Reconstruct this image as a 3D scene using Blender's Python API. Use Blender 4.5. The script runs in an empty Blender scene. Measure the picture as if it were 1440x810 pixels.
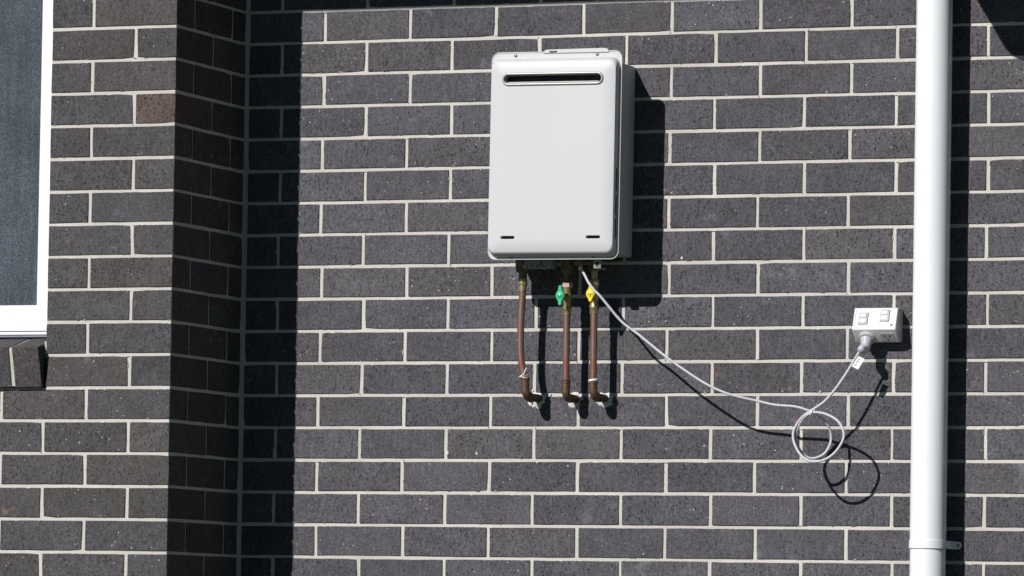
import bpy, bmesh, math, random
from mathutils import Vector, Matrix
from mathutils import noise as mn
random.seed(7)
R = random.Random(11)
scene = bpy.context.scene
COL = scene.collection

# ------------------------------------------------------------------ camera
Z0 = 1.20                       # height above the lawn of the course line the wall is measured from
cam_d = bpy.data.cameras.new('camera')
cam = bpy.data.objects.new('camera', cam_d); COL.objects.link(cam)
r_ = Vector((0.93497777, 0.35440386, 0.01464491))
u_ = Vector((0.00942559, -0.06609678, 0.9977687))
f_ = Vector((-0.35458106, 0.93275352, 0.06513949))
cam.matrix_world = Matrix(((r_.x, u_.x, -f_.x, 5.6329615), (r_.y, u_.y, -f_.y, -13.37591194),
                           (r_.z, u_.z, -f_.z, -0.30818433 + Z0), (0, 0, 0, 1)))
cam_d.sensor_width = 36.0
cam_d.lens = 7656.466 * 36.0 / 1440.0
cam_d.clip_start = 0.05
cam_d.clip_end = 2000
scene.camera = cam

# ------------------------------------------------------------------ world, sun, exposure
w = bpy.data.worlds.new('World'); scene.world = w; w.use_nodes = True
nt = w.node_tree; bg = nt.nodes['Background']
sky = nt.nodes.new('ShaderNodeTexSky'); sky.sky_type = 'NISHITA'; sky.sun_disc = False
SUN_TRAVEL = Vector((0.357, 1.0, -0.67))
sd = -SUN_TRAVEL.normalized()
sky.sun_elevation = math.asin(sd.z)
sky.sun_rotation = math.atan2(sd.x, sd.y)
sky.air_density = 0.3; sky.dust_density = 0.0; sky.ozone_density = 1.0
nt.links.new(sky.outputs[0], bg.inputs[0]); bg.inputs[1].default_value = 0.05
sun_d = bpy.data.lights.new('sun', 'SUN'); sun_d.energy = 5.0; sun_d.angle = math.radians(0.5)
sun_d.color = (1.0, 0.965, 0.93)
sun = bpy.data.objects.new('sun', sun_d); COL.objects.link(sun)
sun.rotation_euler = SUN_TRAVEL.to_track_quat('-Z', 'Y').to_euler()
sun.location = (-3, -8, 8)
scene.view_settings.view_transform = 'Standard'; scene.view_settings.look = 'None'
scene.view_settings.exposure = 0.0; scene.view_settings.gamma = 1.0

# ------------------------------------------------------------------ materials
def nodes(name):
    m = bpy.data.materials.new(name); m.use_nodes = True
    t = m.node_tree; b = t.nodes['Principled BSDF']
    return m, t, b
def N(t, k, **kw):
    n = t.nodes.new(k)
    for a, v in kw.items(): setattr(n, a, v)
    return n
def math_n(t, op, a, b=None, clamp=False):
    n = N(t, 'ShaderNodeMath', operation=op, use_clamp=clamp)
    for i, v in enumerate((a, b)):
        if v is None: continue
        if isinstance(v, (int, float)): n.inputs[i].default_value = v
        else: t.links.new(v, n.inputs[i])
    return n.outputs[0]
def ramp(t, v, stops):
    n = N(t, 'ShaderNodeValToRGB'); e = n.color_ramp.elements
    while len(e) < len(stops): e.new(0.5)
    for s, (p, c) in zip(e, stops):
        s.position = p; s.color = (c, c, c, 1) if isinstance(c, (int, float)) else (*c, 1)
    t.links.new(v, n.inputs[0]); return n.outputs[0]
def mixc(t, fac, a, b, mode='MIX'):
    n = N(t, 'ShaderNodeMix', data_type='RGBA', blend_type=mode)
    for i, v in ((0, fac), (6, a), (7, b)):
        if isinstance(v, (int, float)): n.inputs[i].default_value = v
        elif isinstance(v, tuple): n.inputs[i].default_value = (*v, 1)
        else: t.links.new(v, n.inputs[i])
    return n.outputs[2]
def noise_n(t, vec, scale, detail=3, rough=0.55, dist=0):
    n = N(t, 'ShaderNodeTexNoise'); n.inputs['Scale'].default_value = scale
    n.inputs['Detail'].default_value = detail; n.inputs['Roughness'].default_value = rough
    n.inputs['Distortion'].default_value = dist
    if vec is not None: t.links.new(vec, n.inputs['Vector'])
    return n.outputs[0]
def vor(t, vec, scale, rnd=1.0):
    n = N(t, 'ShaderNodeTexVoronoi'); n.inputs['Scale'].default_value = scale
    n.inputs['Randomness'].default_value = rnd
    t.links.new(vec, n.inputs['Vector'])
    s = N(t, 'ShaderNodeSeparateColor'); t.links.new(n.outputs['Color'], s.inputs[0])
    return n.outputs['Distance'], s.outputs[0], s.outputs[1]
def bump(t, b, h, strength, dist):
    n = N(t, 'ShaderNodeBump'); n.inputs['Strength'].default_value = strength
    n.inputs['Distance'].default_value = dist
    t.links.new(h, n.inputs['Height']); t.links.new(n.outputs[0], b.inputs['Normal'])

def brick_material(name, grey, warm, warm_lo):
    m, t, b = nodes(name)
    tc = N(t, 'ShaderNodeTexCoord'); oi = N(t, 'ShaderNodeObjectInfo')
    off = N(t, 'ShaderNodeVectorMath', operation='SCALE')
    off.inputs[0].default_value = (7.3, 3.1, 5.7)
    t.links.new(math_n(t, 'MULTIPLY', oi.outputs['Random'], 40.0), off.inputs['Scale'])
    ad = N(t, 'ShaderNodeVectorMath', operation='ADD')
    t.links.new(tc.outputs['Object'], ad.inputs[0]); t.links.new(off.outputs[0], ad.inputs[1])
    P = ad.outputs[0]
    # warped position for ragged drag marks
    rnd2 = N(t, 'ShaderNodeTexWhiteNoise', noise_dimensions='1D'); t.links.new(oi.outputs['Random'], rnd2.inputs['W'])
    sc = N(t, 'ShaderNodeSeparateColor'); t.links.new(rnd2.outputs['Color'], sc.inputs[0])
    tint = ramp(t, sc.outputs[0], [(warm_lo, grey), (1.0, warm)])
    bri = math_n(t, 'MULTIPLY_ADD', sc.outputs[1], 0.24); t.nodes[-1].inputs[2].default_value = 0.88
    bc = N(t, 'ShaderNodeCombineColor')
    for i in range(3): t.links.new(bri, bc.inputs[i])
    c = mixc(t, 1.0, tint, bc.outputs[0], 'MULTIPLY')
    big = noise_n(t, P, 14, 4, 0.6)
    c = mixc(t, 1.0, c, ramp(t, big, [(0.3, 0.86), (0.7, 1.13)]), 'MULTIPLY')
    fine = noise_n(t, P, 190, 4, 0.8)
    c = mixc(t, 1.0, c, ramp(t, fine, [(0.34, 0.50), (0.66, 1.50)]), 'MULTIPLY')
    # rusty breaks in the dark skin
    rz = math_n(t, 'ADD', noise_n(t, P, 26, 2, 0.5), math_n(t, 'MULTIPLY', noise_n(t, P, 120, 3, 0.7), 0.25))
    rust = math_n(t, 'MULTIPLY', math_n(t, 'GREATER_THAN', rz, 0.885), 0.55)
    c = mixc(t, rust, c, (0.27, 0.13, 0.085))
    # streaky kiln marks and drag lines across the face
    ms = N(t, 'ShaderNodeMapping'); ms.inputs['Rotation'].default_value = (0, 0.5, 0); ms.inputs['Scale'].default_value = (1.0, 1.0, 0.28)
    t.links.new(P, ms.inputs['Vector'])
    drag = noise_n(t, ms.outputs[0], 150, 3, 0.7)
    c = mixc(t, 1.0, c, ramp(t, drag, [(0.34, 0.84), (0.48, 1.0), (0.70, 1.22)]), 'MULTIPLY')
    # drag pits: small ragged hollows
    wv = N(t, 'ShaderNodeTexNoise'); wv.inputs['Scale'].default_value = 210; t.links.new(P, wv.inputs['Vector'])
    wa = N(t, 'ShaderNodeVectorMath', operation='SCALE'); t.links.new(wv.outputs['Color'], wa.inputs[0]); wa.inputs['Scale'].default_value = 0.006
    wb = N(t, 'ShaderNodeVectorMath', operation='ADD'); t.links.new(P, wb.inputs[0]); t.links.new(wa.outputs[0], wb.inputs[1])
    mp = N(t, 'ShaderNodeMapping'); mp.inputs['Rotation'].default_value = (0, 0.35, 0); mp.inputs['Scale'].default_value = (1.0, 1.0, 0.55)
    t.links.new(wb.outputs[0], mp.inputs['Vector'])
    d, ca, cb = vor(t, mp.outputs[0], 215)
    pit = math_n(t, 'MULTIPLY', math_n(t, 'LESS_THAN', d, math_n(t, 'MULTIPLY', math_n(t, 'MULTIPLY', cb, cb), 0.52)), math_n(t, 'GREATER_THAN', ca, 0.36))
    c = mixc(t, math_n(t, 'MULTIPLY', pit, 0.75), c, (0.018, 0.017, 0.018))
    d2, cc, cd = vor(t, wb.outputs[0], 105)
    speck = math_n(t, 'MULTIPLY', math_n(t, 'LESS_THAN', d2, math_n(t, 'MULTIPLY', cd, 0.20)), math_n(t, 'GREATER_THAN', cc, 0.86))
    c = mixc(t, math_n(t, 'MULTIPLY', speck, 0.8), c, (0.50, 0.49, 0.47))
    # pale lime bloom
    bl = ramp(t, math_n(t, 'MULTIPLY', noise_n(t, P, 19, 3, 0.6), math_n(t, 'GREATER_THAN', sc.outputs[2], 0.7)), [(0.60, 0.0), (0.78, 0.28)])
    c = mixc(t, bl, c, (0.30, 0.31, 0.34))
    t.links.new(c, b.inputs['Base Color'])
    b.inputs['Roughness'].default_value = 0.8; b.inputs['Specular IOR Level'].default_value = 0.18
    h = math_n(t, 'SUBTRACT', math_n(t, 'MULTIPLY', fine, 0.5), pit)
    bump(t, b, h, 0.55, 0.0012)
    return m

def mortar_material(name, col):
    m, t, b = nodes(name)
    tc = N(t, 'ShaderNodeTexCoord'); P = tc.outputs['Object']
    c = mixc(t, 1.0, col, ramp(t, noise_n(t, P, 6, 3), [(0.3, 0.86), (0.7, 1.06)]), 'MULTIPLY')
    fn = noise_n(t, P, 320, 3, 0.7)
    c = mixc(t, 1.0, c, ramp(t, fn, [(0.28, 0.66), (0.62, 1.08)]), 'MULTIPLY')
    t.links.new(c, b.inputs['Base Color'])
    b.inputs['Roughness'].default_value = 0.95; b.inputs['Specular IOR Level'].default_value = 0.1
    bump(t, b, fn, 0.5, 0.0012)
    return m

def plain(name, col, rough=0.5, metal=0.0, spec=0.5, nscale=40, namp=0.06, bstr=0.0, bd=0.0005, coat=0.0, col2=None, rvar=0.0):
    m, t, b = nodes(name)
    tc = N(t, 'ShaderNodeTexCoord'); P = tc.outputs['Object']
    n = noise_n(t, P, nscale, 4, 0.6)
    if col2 is None: c = mixc(t, 1.0, col, ramp(t, n, [(0.3, 1 - namp), (0.7, 1 + namp)]), 'MULTIPLY')
    else: c = mixc(t, ramp(t, n, [(0.4, 0.0), (0.6, 1.0)]), col, col2)
    t.links.new(c, b.inputs['Base Color'])
    b.inputs['Metallic'].default_value = metal; b.inputs['Specular IOR Level'].default_value = spec
    if rvar:
        t.links.new(ramp(t, n, [(0.3, max(0.02, rough - rvar)), (0.7, min(1, rough + rvar))]), b.inputs['Roughness'])
    else: b.inputs['Roughness'].default_value = rough
    b.inputs['Coat Weight'].default_value = coat; b.inputs['Coat Roughness'].default_value = 0.1
    if bstr: bump(t, b, n, bstr, bd)
    return m

M_BRICK = brick_material('charcoal_brick', (0.079, 0.078, 0.090), (0.081, 0.077, 0.084), 0.35)
M_BRICK2 = brick_material('charcoal_brick_warm', (0.068, 0.0665, 0.072), (0.071, 0.065, 0.065), 0.25)
M_BRICK3 = brick_material('charcoal_brick_reddish', (0.084, 0.066, 0.063), (0.086, 0.066, 0.061), 0.2)
M_MORTAR = mortar_material('cream_mortar', (0.575, 0.555, 0.515))
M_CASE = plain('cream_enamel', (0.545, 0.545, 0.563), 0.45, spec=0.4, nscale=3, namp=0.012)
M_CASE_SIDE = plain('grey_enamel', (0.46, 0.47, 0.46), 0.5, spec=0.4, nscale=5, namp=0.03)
M_STEEL = plain('brushed_steel', (0.36, 0.36, 0.35), 0.45, 0.6, nscale=60, namp=0.08, rvar=0.08)
M_BLACK = plain('opening_black', (0.012, 0.012, 0.013), 0.7)  # near-black stands in for the unlit depth of slots and holes
M_SCREW = plain('dull_zinc', (0.22, 0.22, 0.23), 0.45, 0.8)
M_PIPE = plain('painted_white', (0.78, 0.805, 0.835), 0.30, spec=0.5, nscale=2.5, namp=0.02, rvar=0.05)
M_COPPER = plain('aged_copper', (0.31, 0.14, 0.10), 0.40, 0.55, nscale=16, col2=(0.22, 0.15, 0.135), rvar=0.12, bstr=0.1)
M_ELBOW = plain('brown_brass', (0.17, 0.095, 0.055), 0.5, 0.5, nscale=70, col2=(0.11, 0.07, 0.045), bstr=0.2)
M_BRASS = plain('weathered_brass', (0.50, 0.40, 0.22), 0.38, 0.7, nscale=90, col2=(0.34, 0.26, 0.14), bstr=0.25)
M_BRASSP = plain('pale_brass', (0.62, 0.50, 0.42), 0.42, 0.5, nscale=90, col2=(0.48, 0.36, 0.26), bstr=0.25)
M_BRONZE = plain('dark_bronze', (0.20, 0.15, 0.09), 0.55, 0.4, nscale=80, col2=(0.12, 0.09, 0.055), bstr=0.25)
M_GREEN = plain('green_plastic', (0.02, 0.44, 0.20), 0.42, nscale=30, namp=0.06)
M_YELLOW = plain('yellow_plastic', (0.78, 0.58, 0.01), 0.42, nscale=30, namp=0.06)
M_CORD = plain('pale_grey_cable', (0.48, 0.48, 0.52), 0.5, nscale=20, namp=0.05)
M_PLUG = plain('grey_plug', (0.42, 0.42, 0.46), 0.45, nscale=20, namp=0.04)
M_GPO = plain('white_outlet_plastic', (0.62, 0.62, 0.61), 0.4, nscale=20, namp=0.02)
M_ROCK = plain('grey_rocker', (0.43, 0.43, 0.44), 0.45, nscale=20, namp=0.03)
M_ROCK2 = plain('pale_rocker', (0.52, 0.52, 0.53), 0.45, nscale=20, namp=0.03)
M_TAG = plain('paper_tag', (0.80, 0.80, 0.82), 0.6)
M_PRINT = plain('grey_print', (0.36, 0.38, 0.44), 0.6)
M_TIE = plain('white_tie', (0.70, 0.70, 0.67), 0.5)
M_UPVC = plain('white_frame', (0.735, 0.76, 0.80), 0.3, nscale=3, namp=0.01)
M_SEAL = plain('dark_seal', (0.03, 0.03, 0.035), 0.6)
M_SHADE = plain('blue_grey_shade', (0.20, 0.22, 0.27), 0.4, 0.3, nscale=10, namp=0.2)  # colour of the shade line below the window's frame foot
M_GREYFIT = plain('grey_fitting', (0.28, 0.28, 0.27), 0.5, nscale=50, namp=0.2)
M_RED = plain('red_label', (0.22, 0.04, 0.03), 0.5)
M_CEMENT = plain('pale_patch', (0.60, 0.58, 0.56), 0.9, nscale=150, namp=0.2, bstr=0.6, bd=0.002)
M_SOFFIT = plain('soffit_paint', (0.55, 0.55, 0.54), 0.7, nscale=3)
M_ROOF = plain('dark_roof_sheet', (0.06, 0.06, 0.065), 0.5, nscale=8, namp=0.1)
M_GRASS = plain('lawn_green', (0.035, 0.060, 0.015), 0.9, nscale=9, namp=0.35, bstr=0.5, bd=0.02)

def screen_material():
    m, t, b = nodes('insect_screen')
    tc = N(t, 'ShaderNodeTexCoord'); P = tc.outputs['Object']
    mp = N(t, 'ShaderNodeMapping'); mp.inputs['Scale'].default_value = (1, 1, 0.04); t.links.new(P, mp.inputs['Vector'])
    streak = noise_n(t, mp.outputs[0], 60, 3, 0.6)
    f = noise_n(t, P, 260, 3, 0.85)
    c = mixc(t, ramp(t, f, [(0.40, 0.0), (0.74, 1.0)]), (0.018, 0.027, 0.038), (0.105, 0.128, 0.155))  # bluish speckled colour paints a reflective look onto the opaque sheet
    c = mixc(t, 1.0, c, ramp(t, streak, [(0.3, 0.70), (0.7, 1.25)]), 'MULTIPLY')
    c = mixc(t, 1.0, c, ramp(t, noise_n(t, P, 5, 2, 0.5), [(0.35, 0.78), (0.65, 1.22)]), 'MULTIPLY')
    d, ca, cb = vor(t, P, 45)
    s = math_n(t, 'MULTIPLY', math_n(t, 'LESS_THAN', d, 0.07), math_n(t, 'GREATER_THAN', ca, 0.93))
    c = mixc(t, math_n(t, 'MULTIPLY', s, 0.7), c, (0.6, 0.6, 0.62))
    t.links.new(c, b.inputs['Base Color']); b.inputs['Roughness'].default_value = 0.6
    b.inputs['Specular IOR Level'].default_value = 0.25
    bump(t, b, f, 0.3, 0.0006)
    return m
M_SCREEN = screen_material()
def glass_material():
    m, t, b = nodes('dark_window_glass')
    b.inputs['Base Color'].default_value = (0.03, 0.035, 0.04, 1); b.inputs['Roughness'].default_value = 0.04
    return m
M_GLASS = glass_material()

# ------------------------------------------------------------------ mesh helpers
class MB:
    def __init__(s): s.v = []; s.f = []
    def add(s, vs, fs):
        o = len(s.v); s.v += [tuple(v) for v in vs]; s.f += [tuple(i + o for i in f) for f in fs]; return s
    def box(s, x0, x1, y0, y1, z0, z1):
        v = [(x, y, z) for x in (x0, x1) for y in (y0, y1) for z in (z0, z1)]
        return s.add(v, [(0, 1, 3, 2), (4, 6, 7, 5), (0, 4, 5, 1), (2, 3, 7, 6), (0, 2, 6, 4), (1, 5, 7, 3)])
    def tube(s, pts, rad, seg=16, closed=False, flat=None):
        pts = [Vector(p) for p in pts]; n = len(pts)
        rads = rad if isinstance(rad, (list, tuple)) else [rad] * n
        tang = []
        for i in range(n):
            a = pts[(i - 1) % n] if (closed or i > 0) else pts[i]
            b = pts[(i + 1) % n] if (closed or i < n - 1) else pts[i]
            tang.append((b - a).normalized())
        up = Vector((0, 1, 0)) if abs(tang[0].y) < 0.9 else Vector((1, 0, 0))
        nrm = (up - tang[0] * up.dot(tang[0])).normalized(); rings = []
        for i in range(n):
            nrm = (nrm - tang[i] * nrm.dot(tang[i])).normalized(); bi = tang[i].cross(nrm)
            rings.append([pts[i] + (nrm * math.cos(2 * math.pi * k / seg) + bi * math.sin(2 * math.pi * k / seg)) * rads[i] for k in range(seg)])
        v = [p for r in rings for p in r]; f = []
        for i in range(n if closed else n - 1):
            j = (i + 1) % n
            for k in range(seg):
                l = (k + 1) % seg; f.append((i * seg + k, i * seg + l, j * seg + l, j * seg + k))
        if not closed:
            f.append(tuple(range(seg))[::-1]); f.append(tuple((n - 1) * seg + k for k in range(seg)))
        return s.add(v, f)
    def lathe(s, c, axis, prof, seg=24):
        """prof: (t along axis, radius) pairs"""
        c = Vector(c); a = Vector(axis).normalized()
        n = Vector((1, 0, 0)) if abs(a.x) < 0.9 else Vector((0, 1, 0)); n = (n - a * n.dot(a)).normalized(); b = a.cross(n)
        v = []; f = []
        for t, r in prof:
            for k in range(seg):
                an = 2 * math.pi * k / seg; v.append(c + a * t + (n * math.cos(an) + b * math.sin(an)) * r)
        for i in range(len(prof) - 1):
            for k in range(seg):
                l = (k + 1) % seg; f.append((i * seg + k, i * seg + l, (i + 1) * seg + l, (i + 1) * seg + k))
        f.append(tuple(range(seg))[::-1]); f.append(tuple((len(prof) - 1) * seg + k for k in range(seg)))
        return s.add(v, f)
    def prism_x(s, poly, x0, x1):
        n = len(poly); v = [(x0, y, z) for y, z in poly] + [(x1, y, z) for y, z in poly]
        f = [tuple(range(n)), tuple(range(2 * n - 1, n - 1, -1))] + [(i, i + n, (i + 1) % n + n, (i + 1) % n) for i in range(n)]
        return s.add(v, f)
    def slab(s, loop, y0, y1):
        """xz outline between y0 (front) and y1"""
        n = len(loop); v = [(x, y0, z) for x, z in loop] + [(x, y1, z) for x, z in loop]
        f = [tuple(range(n)), tuple(range(2 * n - 1, n - 1, -1))] + [(i, i + n, (i + 1) % n + n, (i + 1) % n) for i in range(n)]
        return s.add(v, f)
    def rings(s, loops, cap0=True, cap1=True):
        n = len(loops[0]); v = [p for l in loops for p in l]; f = []
        for i in range(len(loops) - 1):
            for k in range(n):
                l = (k + 1) % n; f.append((i * n + k, i * n + l, (i + 1) * n + l, (i + 1) * n + k))
        if cap0: f.append(tuple(range(n))[::-1])
        if cap1: f.append(tuple((len(loops) - 1) * n + k for k in range(n)))
        return s.add(v, f)
    def mesh(s, name, mat, smooth=35, bevel=0, bseg=2):
        me = bpy.data.meshes.new(name); me.from_pydata(s.v, [], s.f); me.update()
        bm = bmesh.new(); bm.from_mesh(me)
        bmesh.ops.recalc_face_normals(bm, faces=bm.faces)
        if bevel:
            ed = [e for e in bm.edges if len(e.link_faces) == 2 and e.calc_face_angle() > math.radians(25)]
            bmesh.ops.bevel(bm, geom=ed, offset=bevel, segments=bseg, affect='EDGES', profile=0.5, clamp_overlap=True)
        bm.to_mesh(me); bm.free()
        if smooth:
            me.polygons.foreach_set('use_smooth', [True] * len(me.polygons))
            me.set_sharp_from_angle(angle=math.radians(smooth))
        me.materials.append(mat); return me
    def build(s, name, mat, parent=None, smooth=35, bevel=0, bseg=2):
        return link(name, s.mesh(name, mat, smooth, bevel, bseg), parent)
def link(name, me, parent=None):
    o = bpy.data.objects.new(name, me); COL.objects.link(o)
    if parent is not None: o.parent = parent
    return o
def thing(name, label, cat, loc=(0, 0, 0), group=None):
    o = bpy.data.objects.new(name, None); COL.objects.link(o); o.location = loc
    o.empty_display_size = 0.05
    tag(o, label, cat, group); return o
def tag(o, label, cat, group=None):
    o['label'] = label; o['category'] = cat
    if group: o['group'] = group
def rrect(x0, x1, z0, z1, r, n=6):
    out = []
    for cx, cz, a0 in ((x1 - r, z1 - r, 0), (x0 + r, z1 - r, 90), (x0 + r, z0 + r, 180), (x1 - r, z0 + r, 270)):
        for k in range(n + 1):
            a = math.radians(a0 + 90 * k / n); out.append((cx + r * math.cos(a), cz + r * math.sin(a)))
    return out
def smooth_path(pts, sub=6):
    """Catmull-Rom through the points"""
    P = [Vector(p) for p in pts]; P = [P[0] * 2 - P[1]] + P + [P[-1] * 2 - P[-2]]; out = []
    for i in range(1, len(P) - 2):
        for k in range(sub):
            t = k / sub; a, b, c, d = P[i - 1], P[i], P[i + 1], P[i + 2]
            out.append(0.5 * ((2 * b) + (c - a) * t + (2 * a - 5 * b + 4 * c - d) * t * t + (3 * b - a - 3 * c + d) * t ** 3))
    out.append(P[-2]); return out

# ------------------------------------------------------------------ brick meshes
MOD = 0.2456; CH = 0.086; JT = 0.0092
BL = MOD - JT; BH = CH - JT + 0.0005; HL = MOD / 2 - JT
def brick_mesh(L, Dp, H, seed, mat, amp=0.0006):
    """a brick L long (x), Dp deep (y, face at 0), H high (z), centred on x and z, arrises worn and uneven"""
    q = random.Random(seed)
    bm = bmesh.new(); bmesh.ops.create_cube(bm, size=1)
    for v in bm.verts: v.co = Vector((v.co.x * L, (v.co.y + 0.5) * Dp, v.co.z * H))
    bmesh.ops.bevel(bm, geom=bm.edges[:], offset=0.0016, segments=1, affect='EDGES', profile=0.5)
    ncut = max(1, int(L / 0.04))
    for k in range(1, ncut + 1):
        x = -L / 2 + L * (k + q.uniform(-.2, .2)) / (ncut + 1)
        bmesh.ops.bisect_plane(bm, geom=bm.verts[:] + bm.edges[:] + bm.faces[:], plane_co=(x, 0, 0), plane_no=(1, 0, 0))
    bmesh.ops.bisect_plane(bm, geom=bm.verts[:] + bm.edges[:] + bm.faces[:], plane_co=(0, 0, q.uniform(-.01, .01)), plane_no=(0, 0, 1))
    for v in bm.verts:
        o = v.co.copy()
        v.co += Vector((q.uniform(-amp, amp), q.uniform(-amp, amp) * .35, q.uniform(-amp, amp)))
        if o.y < 0.002: v.co.y = max(v.co.y, o.y - 0.0004)
    if q.random() < 0.3:      # a chipped corner
        sx, sz = q.choice((-1, 1)), q.choice((-1, 1))
        for v in bm.verts:
            if v.co.y < 0.003 and v.co.x * sx > L / 2 - 0.004 and v.co.z * sz > H / 2 - 0.004:
                v.co.x -= sx * 0.0018; v.co.z -= sz * 0.0016; v.co.y += 0.0012
    me = bpy.data.meshes.new('brick'); bm.to_mesh(me); bm.free(); me.materials.append(mat); return me
_bc = {}
def get_brick(L, Dp, mat, nvar=7, H=BH):
    key = (round(L, 4), round(Dp, 3), mat.name, round(H, 4))
    if key not in _bc: _bc[key] = [brick_mesh(L, Dp, H, hash((round(L * 1e4), round(Dp * 1e3), i)) & 0xffff, mat) for i in range(nvar)]
    return R.choice(_bc[key])
def put_brick(parent, xc, y, zc, L, Dp, mat, name='brick', rotz=0):
    o = link(name, get_brick(L, Dp, mat), parent)
    o.location = (xc + R.uniform(-.0006, .0006), y, zc + R.uniform(-.0006, .0006))
    o.rotation_euler = (R.uniform(-.003, .003), R.uniform(-.0022, .0022), rotz)
    return o

def course_z(k): return Z0 + (16 - k) * CH - CH / 2     # middle of course k (between course lines k and k+1)
def smears(segs, n, rng, ynear):
    """ragged lips of mortar lapping over brick arrises; segs: (x0, z0, x1, z1) joint centre lines"""
    mb = MB(); tot = [math.hypot(a[2] - a[0], a[3] - a[1]) for a in segs]
    for _ in range(n):
        s = rng.choices(segs, tot)[0]; t = rng.random()
        x = s[0] + (s[2] - s[0]) * t; z = s[1] + (s[3] - s[1]) * t
        horiz = abs(s[2] - s[0]) > abs(s[3] - s[1])
        side = rng.choice((-1, 1)); long = rng.uniform(.002, .008) * (1.6 if rng.random() < .15 else 1); wide = rng.uniform(.0006, .0019) * (1.7 if rng.random() < .1 else 1)
        c = JT / 2 - 0.0005
        if horiz: cx, cz, rx, rz = x, z + side * c, long, wide
        else: cx, cz, rx, rz = x + side * c, z, wide, long
        m = 9; loop = []; lo2 = []
        def yy(a):      # over the brick it lies proud, over the joint it sinks back into the mortar
            d_ = (math.sin(a) if horiz else math.cos(a)) * side
            return ynear - 0.0002 if d_ > 0.1 else ynear + 0.0026
        for k in range(m):
            a = 2 * math.pi * k / m; j = rng.uniform(.6, 1.25)
            loop.append((cx + rx * j * math.cos(a), yy(a), cz + rz * j * math.sin(a)))
            lo2.append((cx + rx * j * 1.05 * math.cos(a), yy(a) + 0.0010, cz + rz * j * 1.05 * math.sin(a)))
        mb.rings([loop, lo2])
    return mb

# ------------------------------------------------------------------ main wall
XI = -0.2265; MORT = 0.0030
main = thing('brick_wall', 'long charcoal brick wall with cream mortar behind the white water heater', 'brick wall', (0.9, 0.05, 0))
def child_space(parent): return Vector(parent.location)
def build_in(parent, mb, name, mat, **kw):
    """mesh given in world metres, parented without moving"""
    off = parent.location
    mb.v = [tuple(Vector(v) - off) for v in mb.v]
    return mb.build(name, mat, parent, **kw)
X1 = 3.6; TOPZ = Z0 + 22 * CH; BOT = -0.05
mb = MB(); mb.box(XI - 0.3, X1, MORT, 0.11, BOT, Z0 + 20.5 * CH); build_in(main, mb, 'mortar', M_MORTAR, smooth=0)
rest = MB()
segs = []
tmpl = []
def add_rest(mbx, x0, x1, y0, y1, zc): mbx.box(x0, x1, y0, y1, zc - BH / 2, zc + BH / 2)
BRX = []
for k in range(-4, 30):
    zc = course_z(k)
    if zc - BH / 2 < 0: break
    off = 0.0 if k % 2 == 0 else MOD / 2
    edges = [off + MOD * i for i in range(-2, 16)]
    prev = XI + 0.0105 - JT / 2
    drift = R.uniform(-.0015, .0015)
    js = [e + drift + R.uniform(-.0022, .0022) for e in edges if e > prev + 0.03 and e < X1]
    vis = -2 <= k <= 18
    for j in js + [None]:
        a = prev + JT / 2; bnd = (j if j is not None else X1) - JT / 2
        if bnd - a < 0.03: continue
        if vis and a < 2.02:
            L = bnd - a; Lq = round(L / 0.0015) * 0.0015
            o = put_brick(main, (a + bnd) / 2 - main.location.x, -main.location.y + R.uniform(-.0005, .0005), zc - main.location.z, Lq, 0.1, M_BRICK)
        else: add_rest(rest, a, bnd, 0, 0.1, zc)
        if vis and j is not None: segs.append((j, zc - CH / 2, j, zc + CH / 2))
        if j is not None: prev = j
    if vis: segs.append((XI, zc + CH / 2, 2.1, zc + CH / 2))
o = build_in(main, rest, 'brick', M_BRICK, smooth=0); o['kind'] = 'stuff'
mb = smears(segs, 1100, random.Random(5), 0.0)
o = build_in(main, mb, 'mortar_smear', M_MORTAR, smooth=0); o['kind'] = 'stuff'
for cx, cz, rx, rz, sd_ in ((0.622, 0.330, .027, .022, 1), (0.727, 0.332, .025, .021, 2), (0.812, 0.331, .028, .022, 3), (0.606, 0.322, .010, .008, 4)):
    q = random.Random(sd_); loop = []; lo1 = []
    for k in range(22):
        a = 2 * math.pi * k / 22; j = q.uniform(.75, 1.15)
        loop.append((cx + rx * j * math.cos(a), 0.0012, Z0 + cz + rz * j * math.sin(a)))
        lo1.append((cx + rx * j * .8 * math.cos(a), -0.0016, Z0 + cz + rz * j * .8 * math.sin(a)))
    mb = MB().rings([loop, lo1]); build_in(main, mb, 'mortar_patch', M_CEMENT, smooth=60)
# paint/mortar chips low on a brick
mb = MB(); q = random.Random(9)
for cx, cz, r in ((0.372, 0.192, .004), (0.455, 0.19, .003), (1.40, .35, .0025), (1.02, .70, .003), (.61, .355, .003)):
    mb.rings([[(cx + r * q.uniform(.6, 1.2) * math.cos(a), 0.001 - .0016 * s, Z0 + cz + r * 1.4 * q.uniform(.6, 1.2) * math.sin(a)) for a in [i * .9 for i in range(7)]] for s in (0, 1)])
o = build_in(main, mb, 'mortar_chip', M_CEMENT, smooth=0); o['kind'] = 'stuff'

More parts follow.
